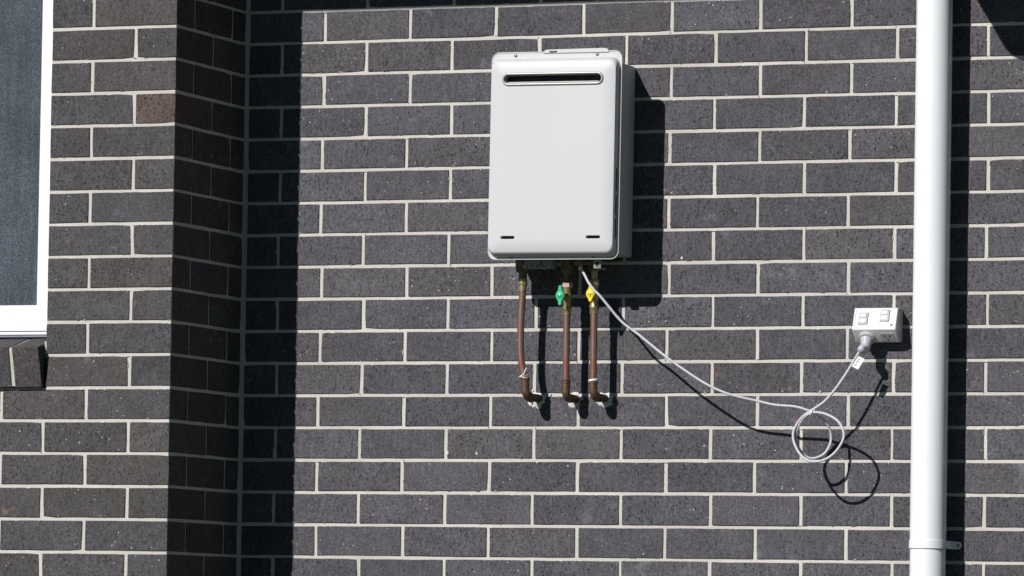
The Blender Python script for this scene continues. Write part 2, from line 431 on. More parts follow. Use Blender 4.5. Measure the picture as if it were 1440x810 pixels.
# ------------------------------------------------------------------ projecting wall on the left, its return, window and sill
D = 0.4545; XC = -0.2268; XL = -2.6
left = thing('brick_wall', 'projecting charcoal brick wall at the left with shaded return and white window', 'brick wall', (XC - 0.1, -D + 0.05, 0))
lo = left.location
XO = XC - 0.3594                                # opening edge
WH = Z0 + 20 * CH - 2.5 * CH                     # window head
SILLZ = Z0 + 4 * CH                             # course line 12
F0 = -D + MORT
mb = MB()
mb.box(XO, XC - MORT, F0, -D + 0.11, BOT, Z0 + 20.5 * CH)
mb.box(XC - 0.11, XC - MORT, -D + 0.11, MORT, BOT, Z0 + 20.5 * CH)
mb.box(XL, XO, F0, -D + 0.11, BOT, SILLZ)
mb.box(XL, XO, F0, -D + 0.11, WH, Z0 + 20.5 * CH)
mb.box(XL, XO - 1.3, F0, -D + 0.11, SILLZ, WH)
build_in(left, mb, 'mortar', M_MORTAR, smooth=0)
rest = MB(); segs = []; segr = []
for k in range(-4, 30):
    zc = course_z(k)
    if zc - BH / 2 < 0: break
    vis = -2 <= k <= 18
    even = k % 2 == 0
    Lf = BL if even else HL; Lr = HL if even else BL
    # corner brick seen on both faces
    if vis:
        o = link('brick', get_brick(Lf, Lr, M_BRICK3 if k == 3 else M_BRICK2), left)
        o.location = (XC - Lf / 2 - lo.x, -D - lo.y, zc + R.uniform(-.0006, .0006) - lo.z)
        o.rotation_euler = (0, R.uniform(-.002, .002), 0)
    else: rest.box(XC - Lf, XC, -D, -D + Lr, zc - BH / 2, zc + BH / 2)
    # front
    xr = XC - Lf - JT
    first = True
    while xr > XL:
        if first: L = HL if even else BL
        else: L = BL
        inside = k < 12 and zc < WH
        xl = xr - L
        if inside and not first: break
        if not first and xr < XO - 0.45 or not vis or k < -3: rest.box(max(xl, XL), xr, -D, -D + 0.1, zc - BH / 2, zc + BH / 2)
        else:
            if not inside and first and even: xl = xr - BL; L = BL
            put_brick(left, (xl + xr) / 2 - lo.x, -D - lo.y + R.uniform(-.0005, .0005), zc - lo.z, L, 0.1, M_BRICK2)
        segs.append((xr + JT / 2, zc - CH / 2, xr + JT / 2, zc + CH / 2))
        xr = xl - JT; first = False
    if vis: segs.append((XO if k < 12 else XO - .3, zc + CH / 2, XC, zc + CH / 2))
    # return
    y = -D + Lr + JT; yend = -0.004
    while y < yend - 0.03:
        L = min(BL, yend - y)
        if yend - (y + L) < 0.03: L = yend - y
        if vis:
            o = link('brick', get_brick(L, 0.1, M_BRICK2), left)
            o.rotation_euler = (R.uniform(-.002, .002), 0, math.radians(90))
            o.location = (XC - lo.x + R.uniform(-.0006, .0004), y + L / 2 - lo.y, zc - lo.z + R.uniform(-.0006, .0006))
        else: rest.box(XC - 0.1, XC, y, y + L, zc - BH / 2, zc + BH / 2)
        y += L + JT
o = build_in(left, rest, 'brick', M_BRICK2, smooth=0); o['kind'] = 'stuff'
mb = smears(segs, 260, random.Random(6), -D)
o = build_in(left, mb, 'mortar_smear', M_MORTAR, smooth=0); o['kind'] = 'stuff'

# sill bricks on edge, tipped forward
ang = math.radians(14)
ux = Vector((0, math.cos(ang), math.sin(ang))); uz = Vector((0, -math.sin(ang), math.cos(ang)))
ft = Vector((0, -D - 0.040, Z0 + 0.4489))
for i in range(15):
    x1 = XO - 0.0045 - i * 0.0855; x0 = x1 - 0.0765
    if x0 < XL: break
    q = random.Random(100 + i); j = lambda: q.uniform(-.0007, .0007)
    def pt(x, a, b): return (x + j(), (ft + ux * a - uz * b).y + j(), (ft + ux * a - uz * b).z + j())
    m2 = MB(); loops = []
    for x in (x0, x1):
        loops.append([pt(x, 0, 0), pt(x, 0, .055), pt(x, 0, .108), pt(x, .14, .108), pt(x, .14, 0), pt(x, .07, 0)])
    m2.rings(loops)
    cen = Vector(((x0 + x1) / 2, -D, Z0 + 0.4)); m2.v = [tuple(Vector(v) - cen) for v in m2.v]
    o = m2.build('sill_brick', M_BRICK2, left, smooth=0, bevel=0.0014, bseg=1); o.location = cen - lo
mb = MB()
prof = [ft + ux * .0025 - uz * .003, ft + ux * .0025 - uz * .105, ft + ux * .135 - uz * .105, ft + ux * .135 - uz * .003]
mb.prism_x([(p.y, p.z) for p in prof], XL + .6, XO - 0.006)
build_in(left, mb, 'sill_mortar', M_MORTAR, smooth=0)
mb = MB()   # mortar fillet at the sill's end
mb.box(XO - 0.004, XO + 0.002, -D - 0.0008, -D + 0.05, SILLZ + 0.088, SILLZ + 0.122)
build_in(left, mb, 'mortar', M_MORTAR, smooth=0, bevel=.001, bseg=1)

# window
WY = -D + 0.076
zb = Z0 + 0.4985
mb = MB()
xr = XO + 0.02
xs = XO - 1.3
xg = -0.6560
mb.box(xs, xr, WY, WY + .06, zb, zb + .026)               # bottom rail
mb.box(xg + .012, xr, WY, WY + .06, zb + .026, WH)        # right stile
mb.box(xs, xs + .06, WY, WY + .06, zb + .026, WH)
mb.box(xs + .06, xg + .012, WY, WY + .06, WH - .06, WH)
win = build_in(left, mb, 'window', M_UPVC, smooth=0, bevel=.0015)
win['label'] = 'white framed window with dark insect screen'
def under(parent, mb, name, mat, **kw):
    off = lo
    mb.v = [tuple(Vector(v) - off) for v in mb.v]; return mb.build(name, mat, parent, **kw)
mb = MB()
z2 = zb + .0265; xr2 = xg + .0115
for b_ in ((xs + .061, xr2, WY + .006, WY + .05, z2, z2 + .042), (xg, xr2, WY + .006, WY + .05, z2 + .042, WH - .062), (xs + .061, xs + .11, WY + .006, WY + .05, z2 + .042, WH - .062)): mb.box(*b_)
under(win, mb, 'sash', M_UPVC, smooth=0, bevel=.0012)
mb = MB(); mb.box(xs + .11, xg, WY + .014, WY + .016, z2 + .042, WH - .062); under(win, mb, 'insect_screen', M_SCREEN, smooth=0)
mb = MB(); mb.box(xs + .11, xg, WY + .03, WY + .036, z2 + .042, WH - .062); under(win, mb, 'pane', M_GLASS, smooth=0)
mb = MB(); mb.box(xs, xr, WY + .004, WY + .06, zb - .0026, zb - .0002); under(win, mb, 'seal', M_SEAL, smooth=0)
mb = MB(); mb.box(xs, xr, WY - .006, WY + .06, zb - .0105, zb - .0028); under(win, mb, 'frame_foot', M_UPVC, smooth=0, bevel=.001)
mb = MB(); mb.box(xs, xr, WY - .003, WY + .06, zb - .0165, zb - .0107); under(win, mb, 'shade_strip', M_SHADE, smooth=0)  # bluish shade below the frame foot, built as a coloured strip
mb = MB(); mb.box(xs, XO - .001, WY + .055, WY + .20, Z0 + .30, zb); build_in(left, mb, 'cavity_closer', M_SEAL, smooth=0)

# ------------------------------------------------------------------ water heater
hx, hz = 0.725, Z0 + 0.96
heater = thing('water_heater', 'white wall mounted gas water heater with slotted exhaust on the brick wall', 'water heater', (hx, 0, hz))
heater.rotation_euler = (0, 0.0065, 0)
def hb(mb, name, mat, parent=None, **kw):
    off = Vector((hx, 0, hz)); mb.v = [tuple(Vector((v[0], v[1], v[2] + Z0)) - off) for v in mb.v]
    return mb.build(name, mat, parent or heater, **kw)
def loop3(l, y): return [(x, y, z) for x, z in l]
mb = MB(); mb.rings([loop3(rrect(.568, .8845, .703, 1.205, .006, 3), y) for y in (-.004, -.1640)])
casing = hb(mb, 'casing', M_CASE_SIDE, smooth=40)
mb = MB(); mb.box(.575, .82, -.03, -.012, 1.19, 1.225);
hb(mb, 'wall_bracket', M_GREYFIT, bevel=.001)
# flange plate
mb = MB(); fl = rrect(.545, .9055, .6885, 1.2295, .020)
mb.rings([loop3(fl, -.1635), loop3(fl, -.1672), loop3(rrect(.5458, .9047, .6893, 1.2287, .0194), -.168)])
hb(mb, 'flange', M_CASE, smooth=40)
mb = MB(); mb.slab([(.688, 1.2255), (.694, 1.2335), (.700, 1.2345), (.858, 1.2365), (.868, 1.2335), (.870, 1.2255)], -.1712, -.1682)
tab = hb(mb, 'lifting_tab', M_CASE, smooth=0, bevel=.0006)
mb = MB(); mb.slab([(.7045, 1.2305), (.7075, 1.2265), (.7265, 1.2270), (.7275, 1.2310)], -.1716, -.1708); hb(mb, 'slot', M_BLACK, tab, smooth=0)
mb = MB(); mb.tube([(x, -.1683, z) for x, z in rrect(.5462, .9058, .6882, 1.2285, .0200, 8)], .0014, 8, closed=True)
hb(mb, 'flange_lip', M_CASE, smooth=60)
# raised cover with real openings
def cover():
    bm = bmesh.new()
    outer = []
    for ix, t, b, y in ((0, 0, 0, -.1680), (.0006, .0018, .0025, -.1765), (.0014, .0052, .0065, -.1860), (.0030, .0095, .0105, -.1912), (.0062, .0135, .0138, -.1930)):
        l = rrect(.5505 + ix, .9005 - ix, .6935 + b, 1.2125 - t, .020, 8); outer.append([bm.verts.new((x, y, z)) for x, z in l])
    n = len(outer[0])
    for i in range(len(outer) - 1):
        for k in range(n): bm.faces.new((outer[i][k], outer[i][(k + 1) % n], outer[i + 1][(k + 1) % n], outer[i + 1][k]))
    edges = [bm.edges.get((outer[-1][k], outer[-1][(k + 1) % n])) for k in range(n)]
    holes = [(.5905, .8595, 1.1445, 1.1675, .0113), (.5885, .6275, .7395, .7478, .0041), (.8240, .8640, .7395, .7478, .0041)]
    for (x0, x1, z0, z1, r) in holes:
        l = rrect(x0, x1, z0, z1, r, 5); a = [bm.verts.new((x, -.1930, z)) for x, z in l]; b = [bm.verts.new((x, -.1720, z)) for x, z in l]
        m = len(a)
        for k in range(m):
            edges.append(bm.edges.new((a[k], a[(k + 1) % m])))
        for k in range(m): bm.faces.new((a[k], a[(k + 1) % m], b[(k + 1) % m], b[k]))
    bmesh.ops.triangle_fill(bm, use_beauty=True, use_dissolve=False, edges=edges)
    bmesh.ops.recalc_face_normals(bm, faces=bm.faces)
    off = Vector((hx, 0, hz - Z0))
    for v in bm.verts: v.co -= off
    me = bpy.data.meshes.new('front_cover'); bm.to_mesh(me); bm.free()
    me.polygons.foreach_set('use_smooth', [True] * len(me.polygons)); me.set_sharp_from_angle(angle=math.radians(40))
    me.materials.append(M_CASE); return link('front_cover', me, heater)
fc = cover()
def stadium_path(x0, x1, z, r, y, n=10):
    out = []
    for cx, a0 in ((x1, -90), (x0, 90)):
        for k in range(n + 1):
            a = math.radians(a0 + 180 * k / n); out.append((cx + r * math.cos(a), y, z + r * math.sin(a)))
    return out
mb = MB(); mb.tube(stadium_path(.602, .848, 1.156, .0138, -.1938), .0034, 10, closed=True)
hb(mb, 'exhaust_trim', M_STEEL, fc, smooth=60)
mb = MB(); mb.tube(stadium_path(.602, .848, 1.156, .0108, -.1885), .0018, 8, closed=True)
hb(mb, 'inner_trim', M_STEEL, fc, smooth=60)
mb = MB(); mb.slab(rrect(.585, .865, 1.139, 1.173, .0165), -.1725, -.1715); hb(mb, 'exhaust_opening', M_BLACK, fc, smooth=0)
mb = MB(); mb.box(.60, .85, -.190, -.186, 1.1462, 1.1492); hb(mb, 'deflector', M_STEEL, fc, smooth=0, bevel=.0008)
for x0, x1 in ((.5865, .6295), (.822, .866)):
    mb = MB(); mb.box(x0, x1, -.1765, -.1745, .7375, .750); hb(mb, 'slot', M_BLACK, fc, smooth=0)
for z0, z1 in ((.738, .793), (.800, .856), (.863, .922)):
    mb = MB(); mb.box(.8990, .9008, -.1800, -.1745, z0, z1); hb(mb, 'louvre', M_BLACK, fc, smooth=0)  # raised black strips paint the darkness of the side slots
for x, z in ((.6115, 1.2205), (.8375, 1.2205), (.611, .6925), (.838, .6925)):
    mb = MB(); mb.lathe((x, -.1675, z), (0, -1, 0), [(0, .0046), (.0016, .0044), (.0028, .0030), (.0030, .0008)], 12); hb(mb, 'screw', M_SCREW, smooth=40)
# underside fittings
mb = MB(); mb.box(.625, .705, -.125, -.085, .668, .704); hb(mb, 'connector_block', M_GREYFIT, bevel=.002)
mb = MB()
for x in (.636, .652, .668): mb.lathe((x, -.124, .676), (0, 0, 1), [(-.010, .0045), (0, .005)], 10)
hb(mb, 'terminal', M_SCREW, smooth=40)
mb = MB(); mb.tube([(.690 + .016 * math.cos(a), -.13, .682 + .014 * math.sin(a)) for a in [math.pi * 2 * i / 20 for i in range(20)]], .0035, 8, closed=True)
hb(mb, 'drain_cap', M_GREYFIT, smooth=50)
mb = MB(); mb.box(.612, .630, -.13, -.10, .676, .704); hb(mb, 'filter_cap', M_BRONZE, bevel=.003)
mb = MB(); mb.box(.832, .852, -.150, -.147, .665, .704); mb.box(.832, .852, -.147, -.11, .664, .667)
hb(mb, 'lug', M_GREYFIT, bevel=.0007)
mb = MB(); mb.box(.838, .846, -.1505, -.1500, .670, .682); hb(mb, 'lug_hole', M_BLACK, smooth=0)
mb = MB(); mb.box(.795, .830, -.1412, -.1402, .6760, .6825); hb(mb, 'warning_label', M_RED, smooth=0)
mb = MB(); mb.lathe((.7815, -.115, .672), (0, 0, 1), [(0, .006), (.004, .0075), (.016, .0085), (.034, .0085)], 16); hb(mb, 'cable_gland', M_BRONZE, smooth=50)

# ------------------------------------------------------------------ copper pipes
def hexnut(mb, c, z0, z1, r, rot=0.2):
    l = [(r * math.cos(rot + i * math.pi / 3), r * math.sin(rot + i * math.pi / 3)) for i in range(6)]
    k = .90
    mb.rings([[(c[0] + x * s, c[1] + y * s, z) for x, y in l] for s, z in ((k, z0), (1, z0 + (z1 - z0) * .15), (1, z1 - (z1 - z0) * .15), (k, z1))])
def elbow_path(x0, y0, ztop, zb_, x1, rad=.018, n=10, yend=.02):
    pts = [(x0, y0, ztop), (x0, y0, zb_ + rad)]
    for k in range(1, n + 1):
        a = math.pi / 2 * k / n
        pts.append((x0 + (x1 - x0) * .5 * math.sin(a), y0 + rad * (1 - math.cos(a)), zb_ + rad * (1 - math.sin(a))))
    pts.append((x1, yend, zb_)); return pts
def pipe(label, cx, cy, tube_pts, elbow, x_wall, build_top):
    t = thing('copper_pipe', label, 'pipe', (cx, cy, Z0 + .33), 'copper pipes under the water heater')
    off = t.location
    def pb(mb, name, mat, parent=t, **kw):
        mb.v = [tuple(Vector((v[0], v[1], v[2] + Z0)) - off) for v in mb.v]; return mb.build(name, mat, parent, **kw)
    mb = MB(); mb.tube(smooth_path(tube_pts, 5), .0092, 20); pb(mb, 'tube', M_COPPER, smooth=60)
    ex, ey, ez, zb_ = elbow
    mb = MB(); mb.tube(elbow_path(ex, ey, ez, zb_, x_wall), .0108, 20)
    mb.tube([(ex, ey, ez + .0015), (ex, ey, ez - .0035)], .0122, 20)
    yb = ey + .018
    mb.tube([(ex + (x_wall - ex) * .5, yb + .004, zb_), (ex + (x_wall - ex) * .55, yb + .009, zb_)], .0122, 20)
    pb(mb, 'elbow', M_ELBOW, smooth=50)
    build_top(pb, t)
    return t
# pipe 1, plain
def top1(pb, t):
    x, y = .609, -.082
    mb = MB(); mb.lathe((x, y, 0), (0, 0, 1), [(.661, .0165), (.667, .0185), (.690, .020), (.705, .020)], 20); pb(mb, 'union_nut', M_BRONZE, smooth=35)
    mb = MB(); mb.lathe((x, y, 0), (0, 0, 1), [(.643, .0108), (.662, .0108)], 20); pb(mb, 'nipple', M_BRONZE, smooth=35)
    mb = MB(); mb.lathe((x, y, 0), (0, 0, 1), [(.611, .0100), (.626, .0104), (.6275, .0126), (.631, .0128), (.6325, .0118), (.644, .0118), (.645, .010)], 20); pb(mb, 'coupling', M_BRASS, smooth=30)
    mb = MB(); mb.tube([(.6165 + .0115 * math.cos(a), y + .0115 * math.sin(a), .3885 + .003 * math.cos(a * 1 + .5)) for a in [2 * math.pi * i / 24 for i in range(24)]], .0019, 8, closed=True)
    mb.tube([(.612, y - .012, .387), (.622, y - .014, .395), (.6275, y - .012, .410)], .0017, 8)
    mb.tube([(.6165 + .0115 * math.cos(a), y + .0115 * math.sin(a), .386 + .001 * math.sin(a * 2)) for a in [2 * math.pi * i / 24 for i in range(24)]], .0016, 8, closed=True)
    pb(mb, 'wire_tie', M_TIE, smooth=60)
pipe('leftmost copper pipe, bent, without a valve, wire tie above its elbow', .609, -.082,
     [(.609, -.082, .620), (.6085, -.082, .590), (.6062, -.082, .5547), (.6054, -.082, .480), (.6078, -.082, .4337), (.6145, -.082, .400), (.6195, -.082, .372)],
     (.6200, -.082, .383, .3345), .629, top1)
def handle(pb, x, yb, yh, z, mat, name='valve_handle', ht=.0265, tilt=0.0):
    prof = []
    # symmetrical butterfly outline: hub and two rounded arms
    def side(s):
        return [(s * .0122, .0015), (s * .0112, .0060), (s * .0082, .0105), (s * .0055, .0145), (s * .0050, .0200), (s * .0048, ht - .004), (s * .0036, ht - .001), (s * .0014, ht)]
    up = side(1) + side(-1)[::-1]; dn = [(a, -b) for a, b in side(-1)] + [(a, -b) for a, b in side(1)[::-1]]
    lp = [(x + a + tilt * b, z + b) for a, b in up + dn]
    cx, cz = x, z
    sh = lambda k: [(cx + (a - cx) * k, cz + (b - cz) * (1 - (1 - k) * .4)) for a, b in lp]
    mb = MB(); mb.rings([loop3(sh(.82), yh), loop3(lp, yh + .0022), loop3(lp, yh + .0075), loop3(sh(.85), yh + .0095)])
    mb.lathe((x, yh + .002, z), (0, -1, 0), [(0, .0092), (.0022, .0088), (.0034, .0070)], 18)
    mb.lathe((x, yh + .009, z), (0, 1, 0), [(0, .0085), (.010, .0075), (.012, .006)], 16)
    h = pb(mb, name, mat, smooth=40)
    mb = MB(); mb.lathe((x, yh - .0010, z), (0, -1, 0), [(0, .0036), (.0015, .0034), (.0022, .002)], 12); pb(mb, 'screw', M_STEEL, h, smooth=40)
    mb = MB(); mb.tube([(x, yh + .012, z), (x, yb, z)], .0045, 12); pb(mb, 'valve_stem', M_BRASS, smooth=60)
def top2(pb, t):
    x, y = .7294, -.072
    mb = MB(); mb.lathe((x, y, 0), (0, 0, 1), [(.660, .0125), (.664, .0160), (.690, .0175), (.705, .0175)], 20); pb(mb, 'union_nut', M_BRONZE, smooth=35)
    mb = MB(); mb.lathe((x, y, 0), (0, 0, 1), [(.634, .0095), (.646, .0088), (.661, .0115)], 20); pb(mb, 'nipple', M_BRONZE, smooth=35)
    mb = MB(); hexnut(mb, (x, y), .6195, .6345, .0160, .15); pb(mb, 'lock_nut', M_BRASSP, smooth=25)
    mb = MB(); mb.lathe((x, y, 0), (0, 0, 1), [(.5635, .0122), (.568, .0126), (.5705, .0105), (.580, .0102), (.586, .0128), (.603, .0128), (.607, .0108), (.6195, .0118)], 20)
    mb.lathe((x, y, .5975), (0, -1, 0), [(0, .0095), (.018, .0090), (.024, .0075)], 16)
    pb(mb, 'valve_body', M_BRASS, smooth=30)
    mb = MB(); mb.lathe((x, y, 0), (0, 0, 1), [(.548, .0100), (.553, .0108), (.5615, .0110), (.563, .0118)], 20); pb(mb, 'coupling', M_BRASS, smooth=30)
    handle(pb, x, y - .02, -.127, .5965, M_GREEN)
    mb = MB(); mb.lathe((x + .0004, y, 0), (0, 0, 1), [(.3755, .0102), (.3765, .0122), (.3795, .0122), (.3805, .0102)], 20); pb(mb, 'collar', M_ELBOW, smooth=30)
pipe('middle copper pipe, fitted with the green valve handle, running into the wall', .7294, -.072,
     [(.7294, -.072, .556), (.7296, -.072, .50), (.7298, -.072, .42), (.7299, -.072, .365)], (.7299, -.072, .374, .3325), .733, top2)
def top3(pb, t):
    x, y = .8068, -.077
    mb = MB(); mb.lathe((x, y, 0), (0, 0, 1), [(.662, .0125), (.667, .0155), (.690, .0165), (.705, .0165)], 20); pb(mb, 'union_nut', M_BRONZE, smooth=35)
    mb = MB(); mb.lathe((x, y, 0), (0, 0, 1), [(.640, .0090), (.652, .0090), (.663, .0095)], 20); pb(mb, 'nipple', M_BRASS, smooth=35)
    mb = MB(); hexnut(mb, (x, y), .6240, .6405, .0150, .5); pb(mb, 'lock_nut', M_BRASS, smooth=25)
    mb = MB(); mb.lathe((x, y, 0), (0, 0, 1), [(.5665, .0126), (.570, .0128), (.5725, .0120), (.582, .0100), (.589, .0122), (.604, .0122), (.608, .0105), (.624, .0112)], 20)
    mb.lathe((x, y, .5985), (0, -1, 0), [(0, .0095), (.018, .0090), (.024, .0075)], 16)
    pb(mb, 'valve_body', M_BRASS, smooth=30)
    mb = MB(); mb.lathe((x, y, 0), (0, 0, 1), [(.551, .0100), (.556, .0108), (.5645, .0112), (.566, .0120)], 20); pb(mb, 'coupling', M_BRASS, smooth=30)
    handle(pb, x + .0055, y - .02, -.124, .6005, M_YELLOW, ht=.0215, tilt=.0)
    mb = MB()
    for dz in (0, .0025): mb.tube([(.8073 + .0112 * math.cos(a), y + .0112 * math.sin(a), .3765 + dz + .0012 * math.cos(a)) for a in [2 * math.pi * i / 24 for i in range(24)]], .0019, 8, closed=True)
    mb.tube([(.816, y - .008, .378), (.820, y - .010, .381)], .0016, 8)
    pb(mb, 'wire_tie', M_TIE, smooth=60)
pipe('rightmost copper pipe, fitted with the yellow valve handle, beside the grey cord', .8068, -.077,
     [(.8068, -.077, .560), (.8070, -.077, .50), (.8074, -.077, .42), (.8073, -.077, .365)], (.8073, -.077, .372, .334), .8135, top3)

# ------------------------------------------------------------------ power outlet
ox = 1.563
outlet = thing('power_outlet', 'white double power outlet on the brick wall beside the downpipe', 'power outlet', (ox, 0, Z0 + .52))
def ob(mb, name, mat, parent=None, **kw):
    off = Vector((ox, 0, Z0 + .52)); mb.v = [tuple(Vector((v[0], v[1], v[2] + Z0)) - off) for v in mb.v]; return mb.build(name, mat, parent or outlet, **kw)
pm = Vector((0, -.068, .5055)); pt_ = Vector((0, -.0455, .5615)); pbm = Vector((0, -.033, .4745))
mb = MB(); mb.prism_x([(.0, .477), (pbm.y, pbm.z), (pm.y, pm.z), (pt_.y, pt_.z), (-.042, .5625), (0, .5575)], 1.5055, 1.6215)
ob(mb, 'housing', M_GPO, smooth=40, bevel=.0022, bseg=3)
up = (pt_ - pm).normalized(); nf = Vector((0, -up.z, up.y)).normalized()
ul = (pm - pbm).normalized(); nl = Vector((0, -ul.z, ul.y)).normalized()
def on_face(org, upv, nv, x0, x1, a0, a1, h0, h1, k=0.0):
    c = [];
    for h, s in ((h0, 0), (h1, k)):
        for x, a in ((x0 + s, a0 + s), (x1 - s, a0 + s), (x1 - s, a1 - s), (x0 + s, a1 - s)):
            p = org + upv * a + nv * h; c.append((x, p.y, p.z))
    m = MB(); m.rings([c[:4], c[4:]]); return m
for x0, a0 in ((1.5195, .0135), (1.5760, .0215)):
    sw = ob(on_face(pm, up, nf, x0, x0 + .0265, a0, a0 + .0345, -.001, .0042, .0012), 'switch', M_ROCK, smooth=40, bevel=.001)
    ob(on_face(pm, up, nf, x0 + .0035, x0 + .0225, a0 + .0045, a0 + .0165, .004, .0052, .0006), 'rocker', M_ROCK2, sw, smooth=0, bevel=.0006)
    ob(on_face(pm, up, nf, x0 + .0035, x0 + .0225, a0 + .0185, a0 + .0295, .004, .0062, .0008), 'rocker', M_ROCK2, sw, smooth=0, bevel=.0006)
sc_ = Vector((1.6095, 0, 0)) + pm + up * .0125
mb = MB(); mb.lathe(sc_, nf, [(-.001, .0032), (.0008, .0030)], 12); ob(mb, 'screw', M_SEAL, smooth=40)
ob(on_face(pm, up, nf, 1.5105, 1.5117, .003, .057, -.001, .0005), 'groove', M_GREYFIT, smooth=0)
# socket face with three pin slots
sk = ob(on_face(pbm, ul, nl, 1.577, 1.613, .006, .034, -.001, .0008, .0004), 'socket', M_ROCK, smooth=0, bevel=.0004)
for dx, da, tw in ((-.0065, .0225, .5), (.0065, .0225, -.5), (0, .011, 0)):
    base = pbm + ul * da; c = []
    for h in (.0004, .0012):
        for sx, sa in ((-.0011, -.0036), (.0011, -.0036), (.0011, .0036), (-.0011, .0036)):
            rx = sx * math.cos(tw) - sa * math.sin(tw); ra = sx * math.sin(tw) + sa * math.cos(tw)
            p = base + ul * ra + nl * h; c.append((1.595 + dx + rx, p.y, p.z))
    m = MB(); m.rings([c[:4], c[4:]]); ob(m, 'pin_slot', M_BLACK, sk, smooth=0)

# ------------------------------------------------------------------ power cord with plug
cordt = thing('power_cable', 'pale grey power cord looped in front of the wall and plugged into the outlet', 'cord', (1.43, -.11, Z0 + .25))
def cb_(mb, name, mat, parent=None, **kw):
    off = Vector((1.43, -.11, Z0 + .25)); mb.v = [tuple(Vector((v[0], v[1], v[2] + Z0)) - off) for v in mb.v]; return mb.build(name, mat, parent or cordt, **kw)
CABLE = [(0.785, -0.118, 0.6668), (0.7915, -0.122, 0.6572), (0.8019, -0.13, 0.6434), (0.8123, -0.138, 0.6291), (0.8285, -0.142, 0.6094), (0.8462, -0.142, 0.5934), (0.8692, -0.138, 0.5658), (0.9047, -0.132, 0.5253), (0.9543, -0.133, 0.4899), (1.0255, -0.14, 0.4368), (1.0942, -0.141, 0.3906), (1.1479, -0.141, 0.3593), (1.204, -0.136, 0.3366), (1.2731, -0.124, 0.3206), (1.3195, -0.122, 0.3106), (1.3742, -0.12, 0.306), (1.4134, -0.117, 0.2943), (1.4297, -0.108, 0.2865), (1.4483, -0.088, 0.2646), (1.455, -0.075, 0.2369), (1.4527, -0.078, 0.2084), (1.4371, -0.088, 0.1837), (1.4068, -0.098, 0.1751), (1.3831, -0.108, 0.1956), (1.3736, -0.115, 0.2271), (1.3818, -0.118, 0.257), (1.3987, -0.118, 0.2806), (1.4255, -0.122, 0.2913), (1.4613, -0.13, 0.2854), (1.4937, -0.136, 0.267), (1.5098, -0.141, 0.2379), (1.5056, -0.145, 0.2124), (1.4855, -0.149, 0.1842), (1.4574, -0.152, 0.1677), (1.4235, -0.15, 0.1659), (1.3951, -0.142, 0.1834), (1.3754, -0.132, 0.2128), (1.3703, -0.126, 0.2385), (1.3789, -0.121, 0.2623), (1.3951, -0.119, 0.2824), (1.4169, -0.116, 0.2979), (1.4431, -0.112, 0.3153), (1.4636, -0.109, 0.3363), (1.4848, -0.105, 0.3646), (1.5057, -0.1, 0.3975), (1.5212, -0.096, 0.4249), (1.5355, -0.094, 0.4485), (1.5403, -0.0945, 0.4576)]
pth = [(.7815, -.115, .690)] + CABLE
mb = MB(); mb.tube(smooth_path(pth, 6), .0034, 12); cb_(mb, 'cable', M_CORD, smooth=60)
mb = MB(); mb.lathe((.7815, -.1155, .662), (.05, -.05, 1), [(0, .0052), (.009, .0056)], 14); cb_(mb, 'cable_sleeve', M_TIE, smooth=40)
pc = Vector((1.541, 0, 0)) + pbm + ul * .0195
mb = MB(); mb.lathe(pc, nl, [(0, .0205), (.004, .0213), (.0085, .0205), (.010, .0175)], 28)
plug = cb_(mb, 'plug', M_PLUG, smooth=35)
p0 = pc + nl * .009
pp = smooth_path([p0, p0 + nl * .010 + Vector((0, 0, -.004)), p0 + nl * .016 + Vector((-.001, 0, -.015)), Vector((1.5405, -.093, .4560)), Vector((1.5388, -.0945, .4480))], 4)
n_ = len(pp); rr = [.0165 - .0085 * (i / (n_ - 1)) ** .8 for i in range(n_)]
mb = MB(); mb.tube(pp, rr, 20)
mb.tube([pp[-4], pp[-4] + (pp[-1] - pp[-4]) * .5], .0100, 20)
cb_(mb, 'plug_body', M_PLUG, plug, smooth=50)
tie = (1.4175, -0.118, 0.2933)
mb = MB(); mb.tube([(tie[0] + .0062 * math.cos(a), tie[1] + .006 * math.sin(a), tie[2] + .009 * math.sin(a) * .6 + .004 * math.cos(a)) for a in [2 * math.pi * i / 18 for i in range(18)]], .0014, 6, closed=True)
mb.box(tie[0] - .003, tie[0] + .003, tie[1] - .010, tie[1] - .005, tie[2] - .0035, tie[2] + .0035)
cb_(mb, 'cable_tie', M_TIE, smooth=50)
T = [(1.5334, -0.099, 0.4361), (1.5499, -0.097, 0.4287), (1.5337, -0.102, 0.4015), (1.5174, -0.104, 0.4099)]
mb = MB(); q4 = [Vector(p) for p in T]
mb.rings([[tuple(p) for p in q4], [tuple(p + Vector((0, .0004, 0))) for p in q4]])
tg = cb_(mb, 'cord_tag', M_TAG, smooth=0)
a, b, c, d = q4
def bl(u, v): return a * (1 - u) * (1 - v) + b * u * (1 - v) + c * u * v + d * (1 - u) * v + Vector((0, -.0003, 0))
mb = MB()
for u0, u1 in ((.18, .34), (.42, .5)):
    for v0, v1 in ((.15, .30), (.34, .5), (.55, .62), (.68, .85)):
        mb.rings([[tuple(bl(u, v)) for u, v in ((u0, v0), (u1, v0), (u1, v1), (u0, v1))], [tuple(bl(u, v) + Vector((0, .0002, 0))) for u, v in ((u0, v0), (u1, v0), (u1, v1), (u0, v1))]])
cb_(mb, 'tag_print', M_PRINT, tg, smooth=0)

